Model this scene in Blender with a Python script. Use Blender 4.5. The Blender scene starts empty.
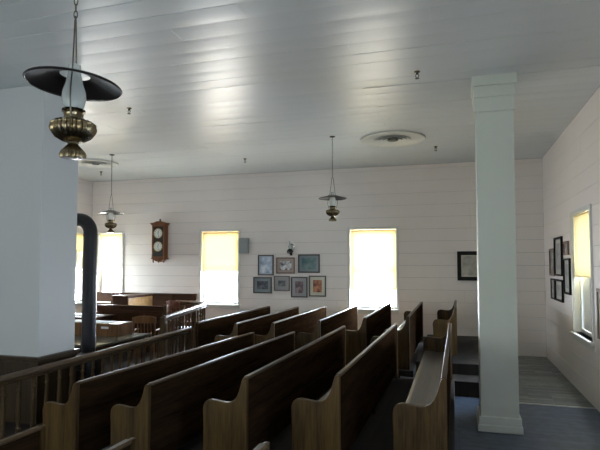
import bpy, math, random
from mathutils import Vector, Matrix
random.seed(7)
PI = math.pi
SC = bpy.context.scene
COL = SC.collection

# ------------------------------------------------------------------ room sizes (metres)
XL, XR, YN, YF, ZC = -10.3, 1.90, -4.0, 12.98, 4.527
EYE = 2.1

# ------------------------------------------------------------------ helpers
def link(o):
    COL.objects.link(o)
    return o

def tag(o, label=None, cat=None, group=None, kind=None):
    if label: o['label'] = label
    if cat: o['category'] = cat
    if group: o['group'] = group
    if kind: o['kind'] = kind
    return o

def thing(name, label, cat, loc=(0, 0, 0), rz=0.0, group=None):
    o = link(bpy.data.objects.new(name, None))
    o.empty_display_size = 0.1
    o.location = loc
    o.rotation_euler = (0, 0, rz)
    return tag(o, label, cat, group)

def struct_root(name, loc=(0, 0, 0), rz=0.0):
    o = link(bpy.data.objects.new(name, None))
    o.location = loc
    o.rotation_euler = (0, 0, rz)
    o['kind'] = 'structure'
    return o

def copy_tree(o, parent=None):
    c = o.copy()
    COL.objects.link(c)
    if parent is not None:
        c.parent = parent
    for ch in list(o.children):
        copy_tree(ch, c)
    return c

class MB:
    """collects shapes; build() links them as ONE mesh object"""
    def __init__(s):
        s.v, s.f = [], []
    def add(s, vs, fs, M=None):
        n = len(s.v)
        for p in vs:
            p = Vector(p)
            s.v.append(tuple(M @ p if M else p))
        s.f += [tuple(i + n for i in f) for f in fs]
        return s
    def box(s, x0, x1, y0, y1, z0, z1, M=None):
        vs = [(x, y, z) for x in (x0, x1) for y in (y0, y1) for z in (z0, z1)]
        fs = [(0, 1, 3, 2), (4, 6, 7, 5), (0, 4, 5, 1), (2, 3, 7, 6), (0, 2, 6, 4), (1, 5, 7, 3)]
        return s.add(vs, fs, M)
    def prism_y(s, poly, y0, y1, M=None):
        """poly of (x,z), counter-clockwise seen from -y"""
        n = len(poly)
        vs = [(x, y0, z) for x, z in poly] + [(x, y1, z) for x, z in poly]
        fs = [tuple(range(n)), tuple(range(2 * n - 1, n - 1, -1))]
        fs += [(i, i + n, (i + 1) % n + n, (i + 1) % n) for i in range(n)]
        return s.add(vs, fs, M)
    def lathe(s, prof, seg=32, c=(0, 0, 0), M=None, rib=0, ribamp=0.0, closed=True):
        """prof: list of (r, z) bottom to top"""
        vs, fs = [], []
        for r, z in prof:
            for k in range(seg):
                a = 2 * PI * k / seg
                rr = r * (1 + ribamp * math.cos(rib * a)) if rib else r
                vs.append((c[0] + rr * math.cos(a), c[1] + rr * math.sin(a), c[2] + z))
        for i in range(len(prof) - 1):
            for k in range(seg):
                k2 = (k + 1) % seg
                fs.append((i * seg + k, i * seg + k2, (i + 1) * seg + k2, (i + 1) * seg + k))
        if closed:
            fs.append(tuple(reversed(range(seg))))
            fs.append(tuple(range((len(prof) - 1) * seg, len(prof) * seg)))
        return s.add(vs, fs, M)
    def tube(s, pts, r, seg=8, loop=False, M=None, sx=1.0, sz=1.0):
        pts = [Vector(p) for p in pts]
        n = len(pts)
        vs, fs = [], []
        up = None
        for i, p in enumerate(pts):
            a = pts[(i - 1) % n] if (loop or i > 0) else p
            b = pts[(i + 1) % n] if (loop or i < n - 1) else p
            t = (b - a).normalized()
            if up is None:
                up = Vector((0, 0, 1)) if abs(t.z) < 0.9 else Vector((1, 0, 0))
            sd = t.cross(up)
            if sd.length < 1e-4:
                sd = t.orthogonal()
            sd.normalize()
            u2 = sd.cross(t).normalized()
            up = u2 if abs(t.z) > 0.7 or sx == sz else Vector((0, 0, 1))
            rr = r[i] if isinstance(r, (list, tuple)) else r
            for k in range(seg):
                an = 2 * PI * k / seg
                vs.append(p + sd * (rr * sx * math.cos(an)) + u2 * (rr * sz * math.sin(an)))
        m = n if loop else n - 1
        for i in range(m):
            j = (i + 1) % n
            for k in range(seg):
                k2 = (k + 1) % seg
                fs.append((i * seg + k, i * seg + k2, j * seg + k2, j * seg + k))
        if not loop:
            fs.append(tuple(reversed(range(seg))))
            fs.append(tuple(range((n - 1) * seg, n * seg)))
        return s.add(vs, fs, M)
    def build(s, name, mat, parent=None, bevel=0.0, smooth=False, loc=None, segs=2):
        me = bpy.data.meshes.new(name)
        me.from_pydata(s.v, [], s.f)
        me.validate()
        import bmesh
        bm = bmesh.new()
        bm.from_mesh(me)
        bmesh.ops.recalc_face_normals(bm, faces=bm.faces)
        bm.to_mesh(me)
        bm.free()
        me.materials.append(mat)
        o = link(bpy.data.objects.new(name, me))
        if parent is not None:
            o.parent = parent
        if loc is not None:
            o.location = loc
        if smooth:
            for p in me.polygons:
                p.use_smooth = True
            try:
                me.set_sharp_from_angle(angle=math.radians(40))
            except Exception:
                pass
        if bevel > 0:
            b = o.modifiers.new('bevel', 'BEVEL')
            b.width = bevel
            b.segments = segs
            b.limit_method = 'ANGLE'
            b.angle_limit = math.radians(40)
        return o

# ------------------------------------------------------------------ materials
def new_mat(name):
    m = bpy.data.materials.new(name)
    m.use_nodes = True
    nt = m.node_tree
    return m, nt, nt.nodes['Principled BSDF']

def mat_plain(name, col, rough=0.5, metal=0.0, spec=0.5, coat=0.0, var=0.08, scale=6.0, bump=0.0, sheen=0.0):
    m, nt, b = new_mat(name)
    tc = nt.nodes.new('ShaderNodeTexCoord')
    nz = nt.nodes.new('ShaderNodeTexNoise')
    nz.inputs['Scale'].default_value = scale
    nz.inputs['Detail'].default_value = 5
    nt.links.new(tc.outputs['Object'], nz.inputs['Vector'])
    mx = nt.nodes.new('ShaderNodeMix')
    mx.data_type = 'RGBA'
    mx.inputs[6].default_value = tuple(c * (1 - var) for c in col) + (1,)
    mx.inputs[7].default_value = tuple(min(1, c * (1 + var)) for c in col) + (1,)
    nt.links.new(nz.outputs['Fac'], mx.inputs[0])
    nt.links.new(mx.outputs[2], b.inputs['Base Color'])
    b.inputs['Roughness'].default_value = rough
    b.inputs['Metallic'].default_value = metal
    b.inputs['Specular IOR Level'].default_value = spec
    b.inputs['Coat Weight'].default_value = coat
    b.inputs['Coat Roughness'].default_value = 0.1
    if bump:
        bp = nt.nodes.new('ShaderNodeBump')
        bp.inputs['Strength'].default_value = bump
        bp.inputs['Distance'].default_value = 0.01
        nt.links.new(nz.outputs['Fac'], bp.inputs['Height'])
        nt.links.new(bp.outputs['Normal'], b.inputs['Normal'])
    return m

def mat_wood(name, dark, light, axis='Y', rough=0.35, coat=0.15, scale=9.0, spec=0.4):
    m, nt, b = new_mat(name)
    tc = nt.nodes.new('ShaderNodeTexCoord')
    mp = nt.nodes.new('ShaderNodeMapping')
    st = {'X': (0.06, 1, 1), 'Y': (1, 0.06, 1), 'Z': (1, 1, 0.06)}[axis]
    mp.inputs['Scale'].default_value = st
    nt.links.new(tc.outputs['Object'], mp.inputs['Vector'])
    oi = nt.nodes.new('ShaderNodeObjectInfo')
    ad = nt.nodes.new('ShaderNodeVectorMath')
    ad.operation = 'ADD'
    ml = nt.nodes.new('ShaderNodeMath')
    ml.operation = 'MULTIPLY'
    ml.inputs[1].default_value = 7.0
    nt.links.new(oi.outputs['Random'], ml.inputs[0])
    nt.links.new(mp.outputs['Vector'], ad.inputs[0])
    nt.links.new(ml.outputs[0], ad.inputs[1])
    n1 = nt.nodes.new('ShaderNodeTexNoise')
    n1.inputs['Scale'].default_value = scale
    n1.inputs['Detail'].default_value = 8
    n1.inputs['Roughness'].default_value = 0.65
    n1.inputs['Distortion'].default_value = 0.6
    nt.links.new(ad.outputs[0], n1.inputs['Vector'])
    n2 = nt.nodes.new('ShaderNodeTexNoise')
    n2.inputs['Scale'].default_value = scale * 9
    n2.inputs['Detail'].default_value = 4
    nt.links.new(ad.outputs[0], n2.inputs['Vector'])
    av = nt.nodes.new('ShaderNodeMath')
    av.operation = 'MULTIPLY_ADD'
    av.inputs[1].default_value = 0.35
    nt.links.new(n2.outputs['Fac'], av.inputs[0])
    m7 = nt.nodes.new('ShaderNodeMath')
    m7.operation = 'MULTIPLY'
    m7.inputs[1].default_value = 0.68
    nt.links.new(n1.outputs['Fac'], m7.inputs[0])
    nt.links.new(m7.outputs[0], av.inputs[2])
    cr = nt.nodes.new('ShaderNodeValToRGB')
    cr.color_ramp.elements[0].position = 0.36
    cr.color_ramp.elements[0].color = tuple(dark) + (1,)
    cr.color_ramp.elements[1].position = 0.68
    cr.color_ramp.elements[1].color = tuple(light) + (1,)
    nt.links.new(av.outputs[0], cr.inputs['Fac'])
    nt.links.new(cr.outputs['Color'], b.inputs['Base Color'])
    b.inputs['Roughness'].default_value = rough
    b.inputs['Specular IOR Level'].default_value = spec
    b.inputs['Coat Weight'].default_value = coat
    b.inputs['Coat Roughness'].default_value = 0.2
    bp = nt.nodes.new('ShaderNodeBump')
    bp.inputs['Strength'].default_value = 0.12
    bp.inputs['Distance'].default_value = 0.003
    nt.links.new(av.outputs[0], bp.inputs['Height'])
    nt.links.new(bp.outputs['Normal'], b.inputs['Normal'])
    return m

def mat_paint(name, col, rough, spec=0.5, stretch=(0.15, 3, 3), var=0.05, bump=0.15, bscale=5.0, bdist=0.004):
    """brushed paint on boards"""
    m, nt, b = new_mat(name)
    tc = nt.nodes.new('ShaderNodeTexCoord')
    mp = nt.nodes.new('ShaderNodeMapping')
    mp.inputs['Scale'].default_value = stretch
    nt.links.new(tc.outputs['Object'], mp.inputs['Vector'])
    nz = nt.nodes.new('ShaderNodeTexNoise')
    nz.inputs['Scale'].default_value = bscale
    nz.inputs['Detail'].default_value = 6
    nt.links.new(mp.outputs['Vector'], nz.inputs['Vector'])
    n2 = nt.nodes.new('ShaderNodeTexNoise')
    n2.inputs['Scale'].default_value = 0.7
    n2.inputs['Detail'].default_value = 4
    nt.links.new(tc.outputs['Object'], n2.inputs['Vector'])
    mx = nt.nodes.new('ShaderNodeMix')
    mx.data_type = 'RGBA'
    mx.inputs[6].default_value = tuple(c * (1 - var) for c in col) + (1,)
    mx.inputs[7].default_value = tuple(min(1, c * (1 + var)) for c in col) + (1,)
    nt.links.new(n2.outputs['Fac'], mx.inputs[0])
    nt.links.new(mx.outputs[2], b.inputs['Base Color'])
    b.inputs['Roughness'].default_value = rough
    b.inputs['Specular IOR Level'].default_value = spec
    bp = nt.nodes.new('ShaderNodeBump')
    bp.inputs['Strength'].default_value = bump
    bp.inputs['Distance'].default_value = bdist
    nt.links.new(nz.outputs['Fac'], bp.inputs['Height'])
    nt.links.new(bp.outputs['Normal'], b.inputs['Normal'])
    return m

def mat_planks(name, dark, light, width, along='X', length=3.0, rough=0.4, gap=0.004):
    m, nt, b = new_mat(name)
    tc = nt.nodes.new('ShaderNodeTexCoord')
    mp = nt.nodes.new('ShaderNodeMapping')
    if along == 'Y':
        mp.inputs['Rotation'].default_value = (0, 0, PI / 2)
    nt.links.new(tc.outputs['Object'], mp.inputs['Vector'])
    br = nt.nodes.new('ShaderNodeTexBrick')
    br.inputs['Scale'].default_value = 1.0
    br.inputs['Brick Width'].default_value = length
    br.inputs['Row Height'].default_value = width
    br.inputs['Mortar Size'].default_value = gap
    br.inputs['Mortar Smooth'].default_value = 0.3
    br.inputs['Color1'].default_value = tuple(dark) + (1,)
    br.inputs['Color2'].default_value = tuple(light) + (1,)
    br.inputs['Mortar'].default_value = tuple(c * 0.45 for c in dark) + (1,)
    nt.links.new(mp.outputs['Vector'], br.inputs['Vector'])
    nz = nt.nodes.new('ShaderNodeTexNoise')
    nz.inputs['Scale'].default_value = 7
    nz.inputs['Detail'].default_value = 7
    nt.links.new(tc.outputs['Object'], nz.inputs['Vector'])
    mx = nt.nodes.new('ShaderNodeMix')
    mx.data_type = 'RGBA'
    mx.blend_type = 'MULTIPLY'
    mx.inputs[0].default_value = 0.6
    cr = nt.nodes.new('ShaderNodeValToRGB')
    cr.color_ramp.elements[0].position = 0.35
    cr.color_ramp.elements[0].color = (0.45, 0.45, 0.45, 1)
    cr.color_ramp.elements[1].position = 0.65
    cr.color_ramp.elements[1].color = (1, 1, 1, 1)
    nt.links.new(nz.outputs['Fac'], cr.inputs['Fac'])
    nt.links.new(br.outputs['Color'], mx.inputs[6])
    nt.links.new(cr.outputs['Color'], mx.inputs[7])
    nt.links.new(mx.outputs[2], b.inputs['Base Color'])
    b.inputs['Roughness'].default_value = rough
    bp = nt.nodes.new('ShaderNodeBump')
    bp.inputs['Strength'].default_value = 0.3
    bp.inputs['Distance'].default_value = 0.004
    bp.invert = True
    nt.links.new(br.outputs['Fac'], bp.inputs['Height'])
    nt.links.new(bp.outputs['Normal'], b.inputs['Normal'])
    return m

def mat_art(name, a, c, d, scale=4.0, gloss=0.08):
    """a printed picture behind glass: mottled shapes in three colours"""
    m, nt, b = new_mat(name)
    tc = nt.nodes.new('ShaderNodeTexCoord')
    nz = nt.nodes.new('ShaderNodeTexNoise')
    nz.inputs['Scale'].default_value = scale
    nz.inputs['Detail'].default_value = 4
    nt.links.new(tc.outputs['Object'], nz.inputs['Vector'])
    cr = nt.nodes.new('ShaderNodeValToRGB')
    e = cr.color_ramp.elements
    e[0].position, e[0].color = 0.38, tuple(a) + (1,)
    e[1].position, e[1].color = 0.64, tuple(d) + (1,)
    k = e.new(0.5)
    k.color = tuple(c) + (1,)
    nt.links.new(nz.outputs['Fac'], cr.inputs['Fac'])
    nt.links.new(cr.outputs['Color'], b.inputs['Base Color'])
    b.inputs['Roughness'].default_value = 0.6
    b.inputs['Coat Weight'].default_value = 1.0
    b.inputs['Coat Roughness'].default_value = gloss
    return m

def mat_glass(name, tint=(1, 1, 1), dust=0.0):
    m = bpy.data.materials.new(name)
    m.use_nodes = True
    nt = m.node_tree
    nt.nodes.clear()
    out = nt.nodes.new('ShaderNodeOutputMaterial')
    tr = nt.nodes.new('ShaderNodeBsdfTransparent')
    tr.inputs['Color'].default_value = tuple(tint) + (1,)
    gl = nt.nodes.new('ShaderNodeBsdfGlossy')
    gl.inputs['Roughness'].default_value = 0.03
    fr = nt.nodes.new('ShaderNodeFresnel')
    fr.inputs['IOR'].default_value = 1.45
    mx = nt.nodes.new('ShaderNodeMixShader')
    nt.links.new(fr.outputs[0], mx.inputs[0])
    nt.links.new(tr.outputs[0], mx.inputs[1])
    nt.links.new(gl.outputs[0], mx.inputs[2])
    last = mx
    if dust:
        df = nt.nodes.new('ShaderNodeBsdfDiffuse')
        df.inputs['Color'].default_value = (0.85, 0.88, 0.86, 1)
        tl = nt.nodes.new('ShaderNodeBsdfTranslucent')
        tl.inputs['Color'].default_value = (0.85, 0.88, 0.86, 1)
        m0 = nt.nodes.new('ShaderNodeMixShader')
        nt.links.new(df.outputs[0], m0.inputs[1])
        nt.links.new(tl.outputs[0], m0.inputs[2])
        m2 = nt.nodes.new('ShaderNodeMixShader')
        m2.inputs[0].default_value = dust
        nt.links.new(mx.outputs[0], m2.inputs[1])
        nt.links.new(m0.outputs[0], m2.inputs[2])
        last = m2
    nt.links.new(last.outputs[0], out.inputs['Surface'])
    return m

def mat_blind(name, col=(0.92, 0.73, 0.36), trans=0.055):
    m = bpy.data.materials.new(name)
    m.use_nodes = True
    nt = m.node_tree
    nt.nodes.clear()
    out = nt.nodes.new('ShaderNodeOutputMaterial')
    tc = nt.nodes.new('ShaderNodeTexCoord')
    nz = nt.nodes.new('ShaderNodeTexNoise')
    nz.inputs['Scale'].default_value = 3
    nt.links.new(tc.outputs['Object'], nz.inputs['Vector'])
    mxc = nt.nodes.new('ShaderNodeMix')
    mxc.data_type = 'RGBA'
    mxc.inputs[6].default_value = tuple(c * 0.93 for c in col) + (1,)
    mxc.inputs[7].default_value = tuple(min(1, c * 1.05) for c in col) + (1,)
    nt.links.new(nz.outputs['Fac'], mxc.inputs[0])
    df = nt.nodes.new('ShaderNodeBsdfDiffuse')
    tl = nt.nodes.new('ShaderNodeBsdfTranslucent')
    mx = nt.nodes.new('ShaderNodeMixShader')
    mx.inputs[0].default_value = trans
    nt.links.new(mxc.outputs[2], df.inputs['Color'])
    nt.links.new(mxc.outputs[2], tl.inputs['Color'])
    nt.links.new(df.outputs[0], mx.inputs[1])
    nt.links.new(tl.outputs[0], mx.inputs[2])
    nt.links.new(mx.outputs[0], out.inputs['Surface'])
    return m

M = {}
M['wall'] = mat_paint('white_board_paint', (0.88, 0.815, 0.775), 0.5, 0.3, (0.15, 0.15, 3))
M['backing'] = mat_plain('board_backing', (0.30, 0.29, 0.27), 0.9)
M['ceiling'] = mat_paint('gloss_ceiling_paint', (0.71, 0.745, 0.755), 0.35, 0.5, (0.12, 1.2, 1), 0.05, 0.5, 3.0, 0.012)
M['white_trim'] = mat_paint('white_trim_paint', (0.72, 0.72, 0.68), 0.4, 0.4, (2, 2, 0.2))
M['column'] = mat_paint('column_paint', (0.70, 0.74, 0.67), 0.42, 0.4, (2, 2, 0.2))
M['chimney'] = mat_paint('chimney_paint', (0.59, 0.60, 0.60), 0.6, 0.3, (1, 1, 1), 0.06)
M['floor'] = mat_planks('blue_grey_painted_floor', (0.075, 0.105, 0.16), (0.095, 0.13, 0.20), 0.14, 'X', 4.0, 0.45)
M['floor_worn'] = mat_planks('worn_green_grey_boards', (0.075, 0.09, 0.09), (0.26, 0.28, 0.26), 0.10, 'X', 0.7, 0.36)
M['strip'] = mat_plain('pale_metal_strip', (0.6, 0.6, 0.58), 0.3, 0.6)
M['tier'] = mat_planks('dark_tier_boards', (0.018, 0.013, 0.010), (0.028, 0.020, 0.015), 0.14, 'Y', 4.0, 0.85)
M['pew_y'] = mat_wood('dark_pew_wood_long', (0.015, 0.0085, 0.005), (0.052, 0.029, 0.015), 'Y', 0.6, 0.0, 7, 0.0)
M['pew_seat'] = mat_wood('sheen_pew_seat_wood', (0.075, 0.055, 0.038), (0.17, 0.13, 0.095), 'Y', 0.33, 0.35, 7)  # grey sheen of the seats partly put into a paler wood colour
M['pew_cap'] = mat_wood('polished_pew_cap_wood', (0.045, 0.026, 0.013), (0.13, 0.08, 0.04), 'Y', 0.48, 0.0, 7, 0.25)
M['pew_z'] = mat_wood('oak_pew_end_wood', (0.022, 0.011, 0.004), (0.125, 0.072, 0.022), 'Z', 0.42, 0.03, 9, 0.25)
M['dark_x'] = mat_wood('dark_court_wood_x', (0.032, 0.013, 0.007), (0.095, 0.040, 0.018), 'X', 0.5, 0.0, 7, 0.12)
M['dark_z'] = mat_wood('dark_court_wood_z', (0.032, 0.013, 0.007), (0.095, 0.040, 0.018), 'Z', 0.4, 0.05, 7, 0.25)
M['rail_y'] = mat_wood('rail_wood', (0.045, 0.027, 0.014), (0.12, 0.075, 0.038), 'Y', 0.46, 0.0, 7, 0.3)
M['rail_z'] = mat_wood('baluster_wood', (0.05, 0.032, 0.017), (0.13, 0.082, 0.042), 'Z', 0.5, 0.0, 9, 0.15)
M['court_dark'] = mat_plain('dark_court_floor', (0.030, 0.022, 0.018), 0.8, 0, 0.2, 0, 0.2, 30)
M['wains'] = mat_wood('brown_wainscot', (0.022, 0.013, 0.007), (0.065, 0.040, 0.018), 'Z', 0.4, 0.1, 6)
M['lit_side'] = mat_wood('window_lit_side_wood', (0.28, 0.15, 0.05), (0.55, 0.33, 0.13), 'X', 0.35, 0.2, 6)  # window light on the bench side, put into the wood colour
M['chair'] = mat_wood('chair_wood', (0.10, 0.045, 0.018), (0.26, 0.13, 0.05), 'Z', 0.45, 0.0, 7, 0.2)
M['redchair'] = mat_wood('red_brown_chair_wood', (0.09, 0.028, 0.015), (0.19, 0.065, 0.035), 'Z', 0.5, 0.0, 7, 0.15)
M['clock'] = mat_wood('reddish_clock_wood', (0.10, 0.035, 0.014), (0.28, 0.105, 0.04), 'Z', 0.45, 0.0, 8, 0.25)
M['black'] = mat_plain('black_stove_metal', (0.016, 0.015, 0.017), 0.38, 0.3, 0.5, 0.0, 0.3, 8, 0.2)
M['iron'] = mat_plain('dark_iron', (0.03, 0.028, 0.026), 0.45, 0.6)
M['shade'] = mat_plain('dark_lamp_shade_tin', (0.035, 0.028, 0.028), 0.3, 0.5, 0.5, 0.3, 0.2)
M['brass'] = mat_plain('aged_brass', (0.20, 0.155, 0.09), 0.22, 1.0, 0.5, 0.0, 0.3, 20)
M['chain'] = mat_plain('dull_chain_metal', (0.12, 0.10, 0.08), 0.45, 0.8)
M['lampglass'] = mat_glass('lamp_chimney_glass', (0.93, 0.96, 0.95), 0.38)
M['pane'] = mat_glass('window_glass', (0.97, 0.99, 1.0))
M['blind'] = mat_blind('yellow_roller_blind')
M['blind_bar'] = mat_plain('blind_bar_cloth', (0.70, 0.55, 0.28), 0.7)
M['vent'] = mat_plain('white_vent_metal', (0.66, 0.66, 0.62), 0.4, 0.0)
M['grey'] = mat_plain('grey_speaker_cloth', (0.33, 0.35, 0.35), 0.8, 0, 0.3, 0, 0.15, 60, 0.3)
M['dial'] = mat_plain('white_clock_dial', (0.72, 0.76, 0.74), 0.4)
def dial_marks(m):
    # twelve dark strokes printed round the dial
    nt = m.node_tree
    b = nt.nodes['Principled BSDF']
    tc = nt.nodes.new('ShaderNodeTexCoord')
    sp = nt.nodes.new('ShaderNodeSeparateXYZ')
    nt.links.new(tc.outputs['Object'], sp.inputs[0])
    def mth(op, a, c=None):
        n = nt.nodes.new('ShaderNodeMath')
        n.operation = op
        for i, q in enumerate((a, c)):
            if q is None: continue
            if isinstance(q, (int, float)): n.inputs[i].default_value = q
            else: nt.links.new(q, n.inputs[i])
        return n.outputs[0]
    x, z = sp.outputs['X'], sp.outputs['Z']
    ang = mth('MULTIPLY', mth('ARCTAN2', z, x), 12 / (2 * PI))
    fr = mth('ABSOLUTE', mth('SUBTRACT', mth('FRACT', mth('ADD', ang, 24.5)), 0.5))
    rad = mth('SQRT', mth('ADD', mth('MULTIPLY', x, x), mth('MULTIPLY', z, z)))
    k = mth('MULTIPLY', mth('LESS_THAN', fr, 0.10), mth('MULTIPLY', mth('GREATER_THAN', rad, 0.088), mth('LESS_THAN', rad, 0.116)))
    old = b.inputs['Base Color'].links[0].from_socket
    mx = nt.nodes.new('ShaderNodeMix')
    mx.data_type = 'RGBA'
    nt.links.new(k, mx.inputs[0])
    nt.links.new(old, mx.inputs[6])
    mx.inputs[7].default_value = (0.03, 0.03, 0.03, 1)
    nt.links.new(mx.outputs[2], b.inputs['Base Color'])
dial_marks(M['dial'])
M['paper'] = mat_plain('white_paper', (0.8, 0.8, 0.79), 0.7, var=0.03)
M['tabletop'] = mat_plain('green_grey_table_cover', (0.16, 0.17, 0.14), 0.25, 0, 0.5, 0.3, 0.1)
M['silver'] = mat_plain('silver_reflector', (0.75, 0.75, 0.75), 0.15, 1.0)
M['gold'] = mat_plain('dull_gold_trim', (0.40, 0.27, 0.10), 0.35, 0.9)
M['cloth'] = mat_plain('pale_blue_cloth', (0.62, 0.68, 0.75), 0.8, var=0.1)

# ------------------------------------------------------------------ board clad walls
WT = 0.16   # wall thickness
def board_wall(name, loc, rz, length, openings, row=0.295, zmax=ZC, mat=None):
    """local: x along wall (left to right seen from inside), y into the wall, z up.
    openings: (x0,x1,z0,z1) cut right through."""
    root = struct_root(name, loc, rz)
    rnd = random.Random(sum(ord(c) for c in name))
    bd = MB()
    z = 0.0
    gap = 0.005
    while z < zmax - 0.02:
        z1 = min(z + row, zmax)
        zs = [z, z1]
        for o in openings:
            for q in (o[2], o[3]):
                if z + 0.01 < q < z1 - 0.01:
                    zs.append(q)
        zs = sorted(set(zs))
        joints = [0.0]
        while joints[-1] < length - 1.2:
            joints.append(joints[-1] + rnd.uniform(2.6, 4.6))
        joints[-1] = length
        pj = [rnd.uniform(0, 0.004) for _ in joints]
        for a, b in zip(zs[:-1], zs[1:]):
            za = a + (gap if a == z else 0)
            for i in range(len(joints) - 1):
                segs = [(joints[i] + 0.002, joints[i + 1])]
                for o in openings:
                    if o[2] < (a + b) / 2 < o[3]:
                        ns = []
                        for s0, s1 in segs:
                            if o[1] <= s0 or o[0] >= s1:
                                ns.append((s0, s1))
                            else:
                                if o[0] > s0: ns.append((s0, o[0]))
                                if o[1] < s1: ns.append((o[1], s1))
                        segs = ns
                for s0, s1 in segs:
                    bd.box(s0, s1, pj[i], 0.022, za, b)
        z = z1
    bd.build('board_cladding', mat or M['wall'], root)
    bk = MB()
    xs = sorted(set([-WT, length + WT] + [q for o in openings for q in (o[0], o[1])]))
    for a, b in zip(xs[:-1], xs[1:]):
        cuts = sorted([(o[2], o[3]) for o in openings if o[0] < (a + b) / 2 < o[1]])
        z = 0.0
        for c0, c1 in cuts:
            bk.box(a, b, 0.022, WT, z, c0)
            z = c1
        bk.box(a, b, 0.022, WT, z, zmax + 0.03)
    bk.build('wall_backing', M['backing'], root)
    return root

portals = []
WN = [0]
def window(loc, rz, w, h, sill=True, muntin=True):
    """loc: bottom centre of the opening on the inside wall face; local y into the wall"""
    WN[0] += 1
    r = struct_root('window_%d' % WN[0], loc, rz)
    c = 0.055
    fr = MB()
    fr.box(-w/2 - c, -w/2, -0.025, 0.004, -0.02, h + c)
    fr.box(w/2, w/2 + c, -0.025, 0.004, -0.02, h + c)
    fr.box(-w/2, w/2, -0.025, 0.004, h, h + c)
    fr.build('window_casing', M['white_trim'], r, 0.004)
    jb = MB()
    jb.box(-w/2, -w/2 + 0.012, 0, WT, 0, h)
    jb.box(w/2 - 0.012, w/2, 0, WT, 0, h)
    jb.box(-w/2 + 0.012, w/2 - 0.012, 0, WT, h - 0.012, h)
    jb.build('window_jamb', M['white_trim'], r)
    sl = MB()
    sl.box(-w/2 - c - 0.02, w/2 + c + 0.02, -0.06, WT, -0.045, 0.0)
    sl.box(-w/2 - c, w/2 + c, -0.02, 0.003, -0.12, -0.045)
    sl.build('window_sill', M['white_trim'], r, 0.005)
    ww = w - 0.026
    for nm, z0, z1, y in (('upper_sash', h * 0.5 - 0.018, h - 0.013, 0.128), ('lower_sash', 0.002, h * 0.5 + 0.018, 0.097)):
        s = MB()
        t = 0.06
        s.box(-ww/2, -ww/2 + t, y, y + 0.03, z0, z1)
        s.box(ww/2 - t, ww/2, y, y + 0.03, z0, z1)
        tb_, tt_ = (0.036, t) if nm == 'upper_sash' else (t, 0.036)
        s.box(-ww/2 + t, ww/2 - t, y, y + 0.03, z0, z0 + tb_)
        s.box(-ww/2 + t, ww/2 - t, y, y + 0.03, z1 - tt_, z1)
        so = s.build(nm, M['white_trim'], r, 0.003)
        g = MB()
        g.add([(-ww/2 + t, y + 0.015, z0 + tb_), (ww/2 - t, y + 0.015, z0 + tb_), (ww/2 - t, y + 0.015, z1 - tt_), (-ww/2 + t, y + 0.015, z1 - tt_)], [(0, 1, 2, 3)])
        g.build('glass_pane', M['pane'], so)
    # daylight portal in the opening (guides sampling of the sky, gives no light of its own)
    ld = bpy.data.lights.new('window_daylight', 'AREA')
    ld.shape = 'RECTANGLE'
    ld.size, ld.size_y = w, h
    ld.cycles.is_portal = True
    lo = link(bpy.data.objects.new('window_daylight', ld))
    R = Matrix.Rotation(rz, 4, 'Z')
    p = Vector(loc) + R @ Vector((0, WT + 0.02, h / 2))
    lo.matrix_world = Matrix.Translation(p) @ R @ Matrix.Rotation(-PI / 2, 4, 'X')
    portals.append(lo)
    return r

def blind(loc, rz, w, h, drop, label, mat=None):
    """roller blind hung inside the opening"""
    t = thing('roller_blind', label, 'window blind', (loc[0], loc[1], loc[2]), rz, 'yellow roller blinds')
    n = 14
    vs, fs = [], []
    bw = w - 0.03
    for i in range(n + 1):
        z = h - 0.02 - drop * i / n
        y = 0.022 + 0.002 * math.sin(i * 1.7)
        vs += [(-bw/2, y, z), (bw/2, y, z)]
    for i in range(n):
        fs.append((2*i, 2*i+1, 2*i+3, 2*i+2))
    MB().add(vs, fs).build('blind_fabric', mat or M['blind'], t)
    MB().box(-bw/2, bw/2, 0.014, 0.030, h - 0.02 - drop - 0.022, h - 0.02 - drop).build('bottom_bar', M['blind_bar'], t, 0.004)
    a = MB()
    a.tube([(-bw/2, 0.036, h - 0.034), (bw/2, 0.036, h - 0.034)], 0.018, 12)
    a.build('roller', M['blind_bar'], t, smooth=True)
    return t

# far wall (x local = X - XL)
def far_op(x0, x1, z0, z1): return (x0 - XL, x1 - XL, z0, z1)
W1 = (-10.05, -9.25, 1.02, 2.99)
W2 = (-6.72, -5.62, 1.02, 2.99)
W3 = (-2.585, -1.425, 0.99, 2.97)
board_wall('wall_far', (XL, YF, 0), 0, XR - XL, [far_op(*W1), far_op(*W2), far_op(*W3)])
# right wall: local x -> -Y, starts at YF
RWS = [(8.60, 9.90, 0.95, 2.93), (-0.6, 0.67, 0.95, 2.93)]
board_wall('wall_right', (XR, YF, 0), -PI/2, YF - YN, [(YF - b, YF - a, c, d) for a, b, c, d in RWS])
# left wall: local x -> +Y, starts at YN
LWS = [(12.0, 12.78, 1.02, 2.97)]
board_wall('wall_left', (XL, YN, 0), PI/2, YF - YN, [(a - YN, b - YN, c, d) for a, b, c, d in LWS])
# near wall (behind the camera): local x -> -X, starts at XR
NWS = [(-4.10, -2.86, 0.99, 2.97), (-7.40, -6.14, 0.99, 2.97)]
board_wall('wall_near', (XR, YN, 0), PI, XR - XL, [(XR - b, XR - a, c, d) for a, b, c, d in NWS])

for a, b, c, d in (W1, W2, W3):
    window(((a + b) / 2, YF, c), 0, b - a, d - c)
for a, b, c, d in RWS:
    window((XR, (a + b) / 2, c), -PI/2, b - a, d - c)
for a, b, c, d in LWS:
    window((XL, (a + b) / 2, c), PI/2, b - a, d - c)
for a, b, c, d in NWS:
    window(((a + b) / 2, YN, c), PI, b - a, d - c)

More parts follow.
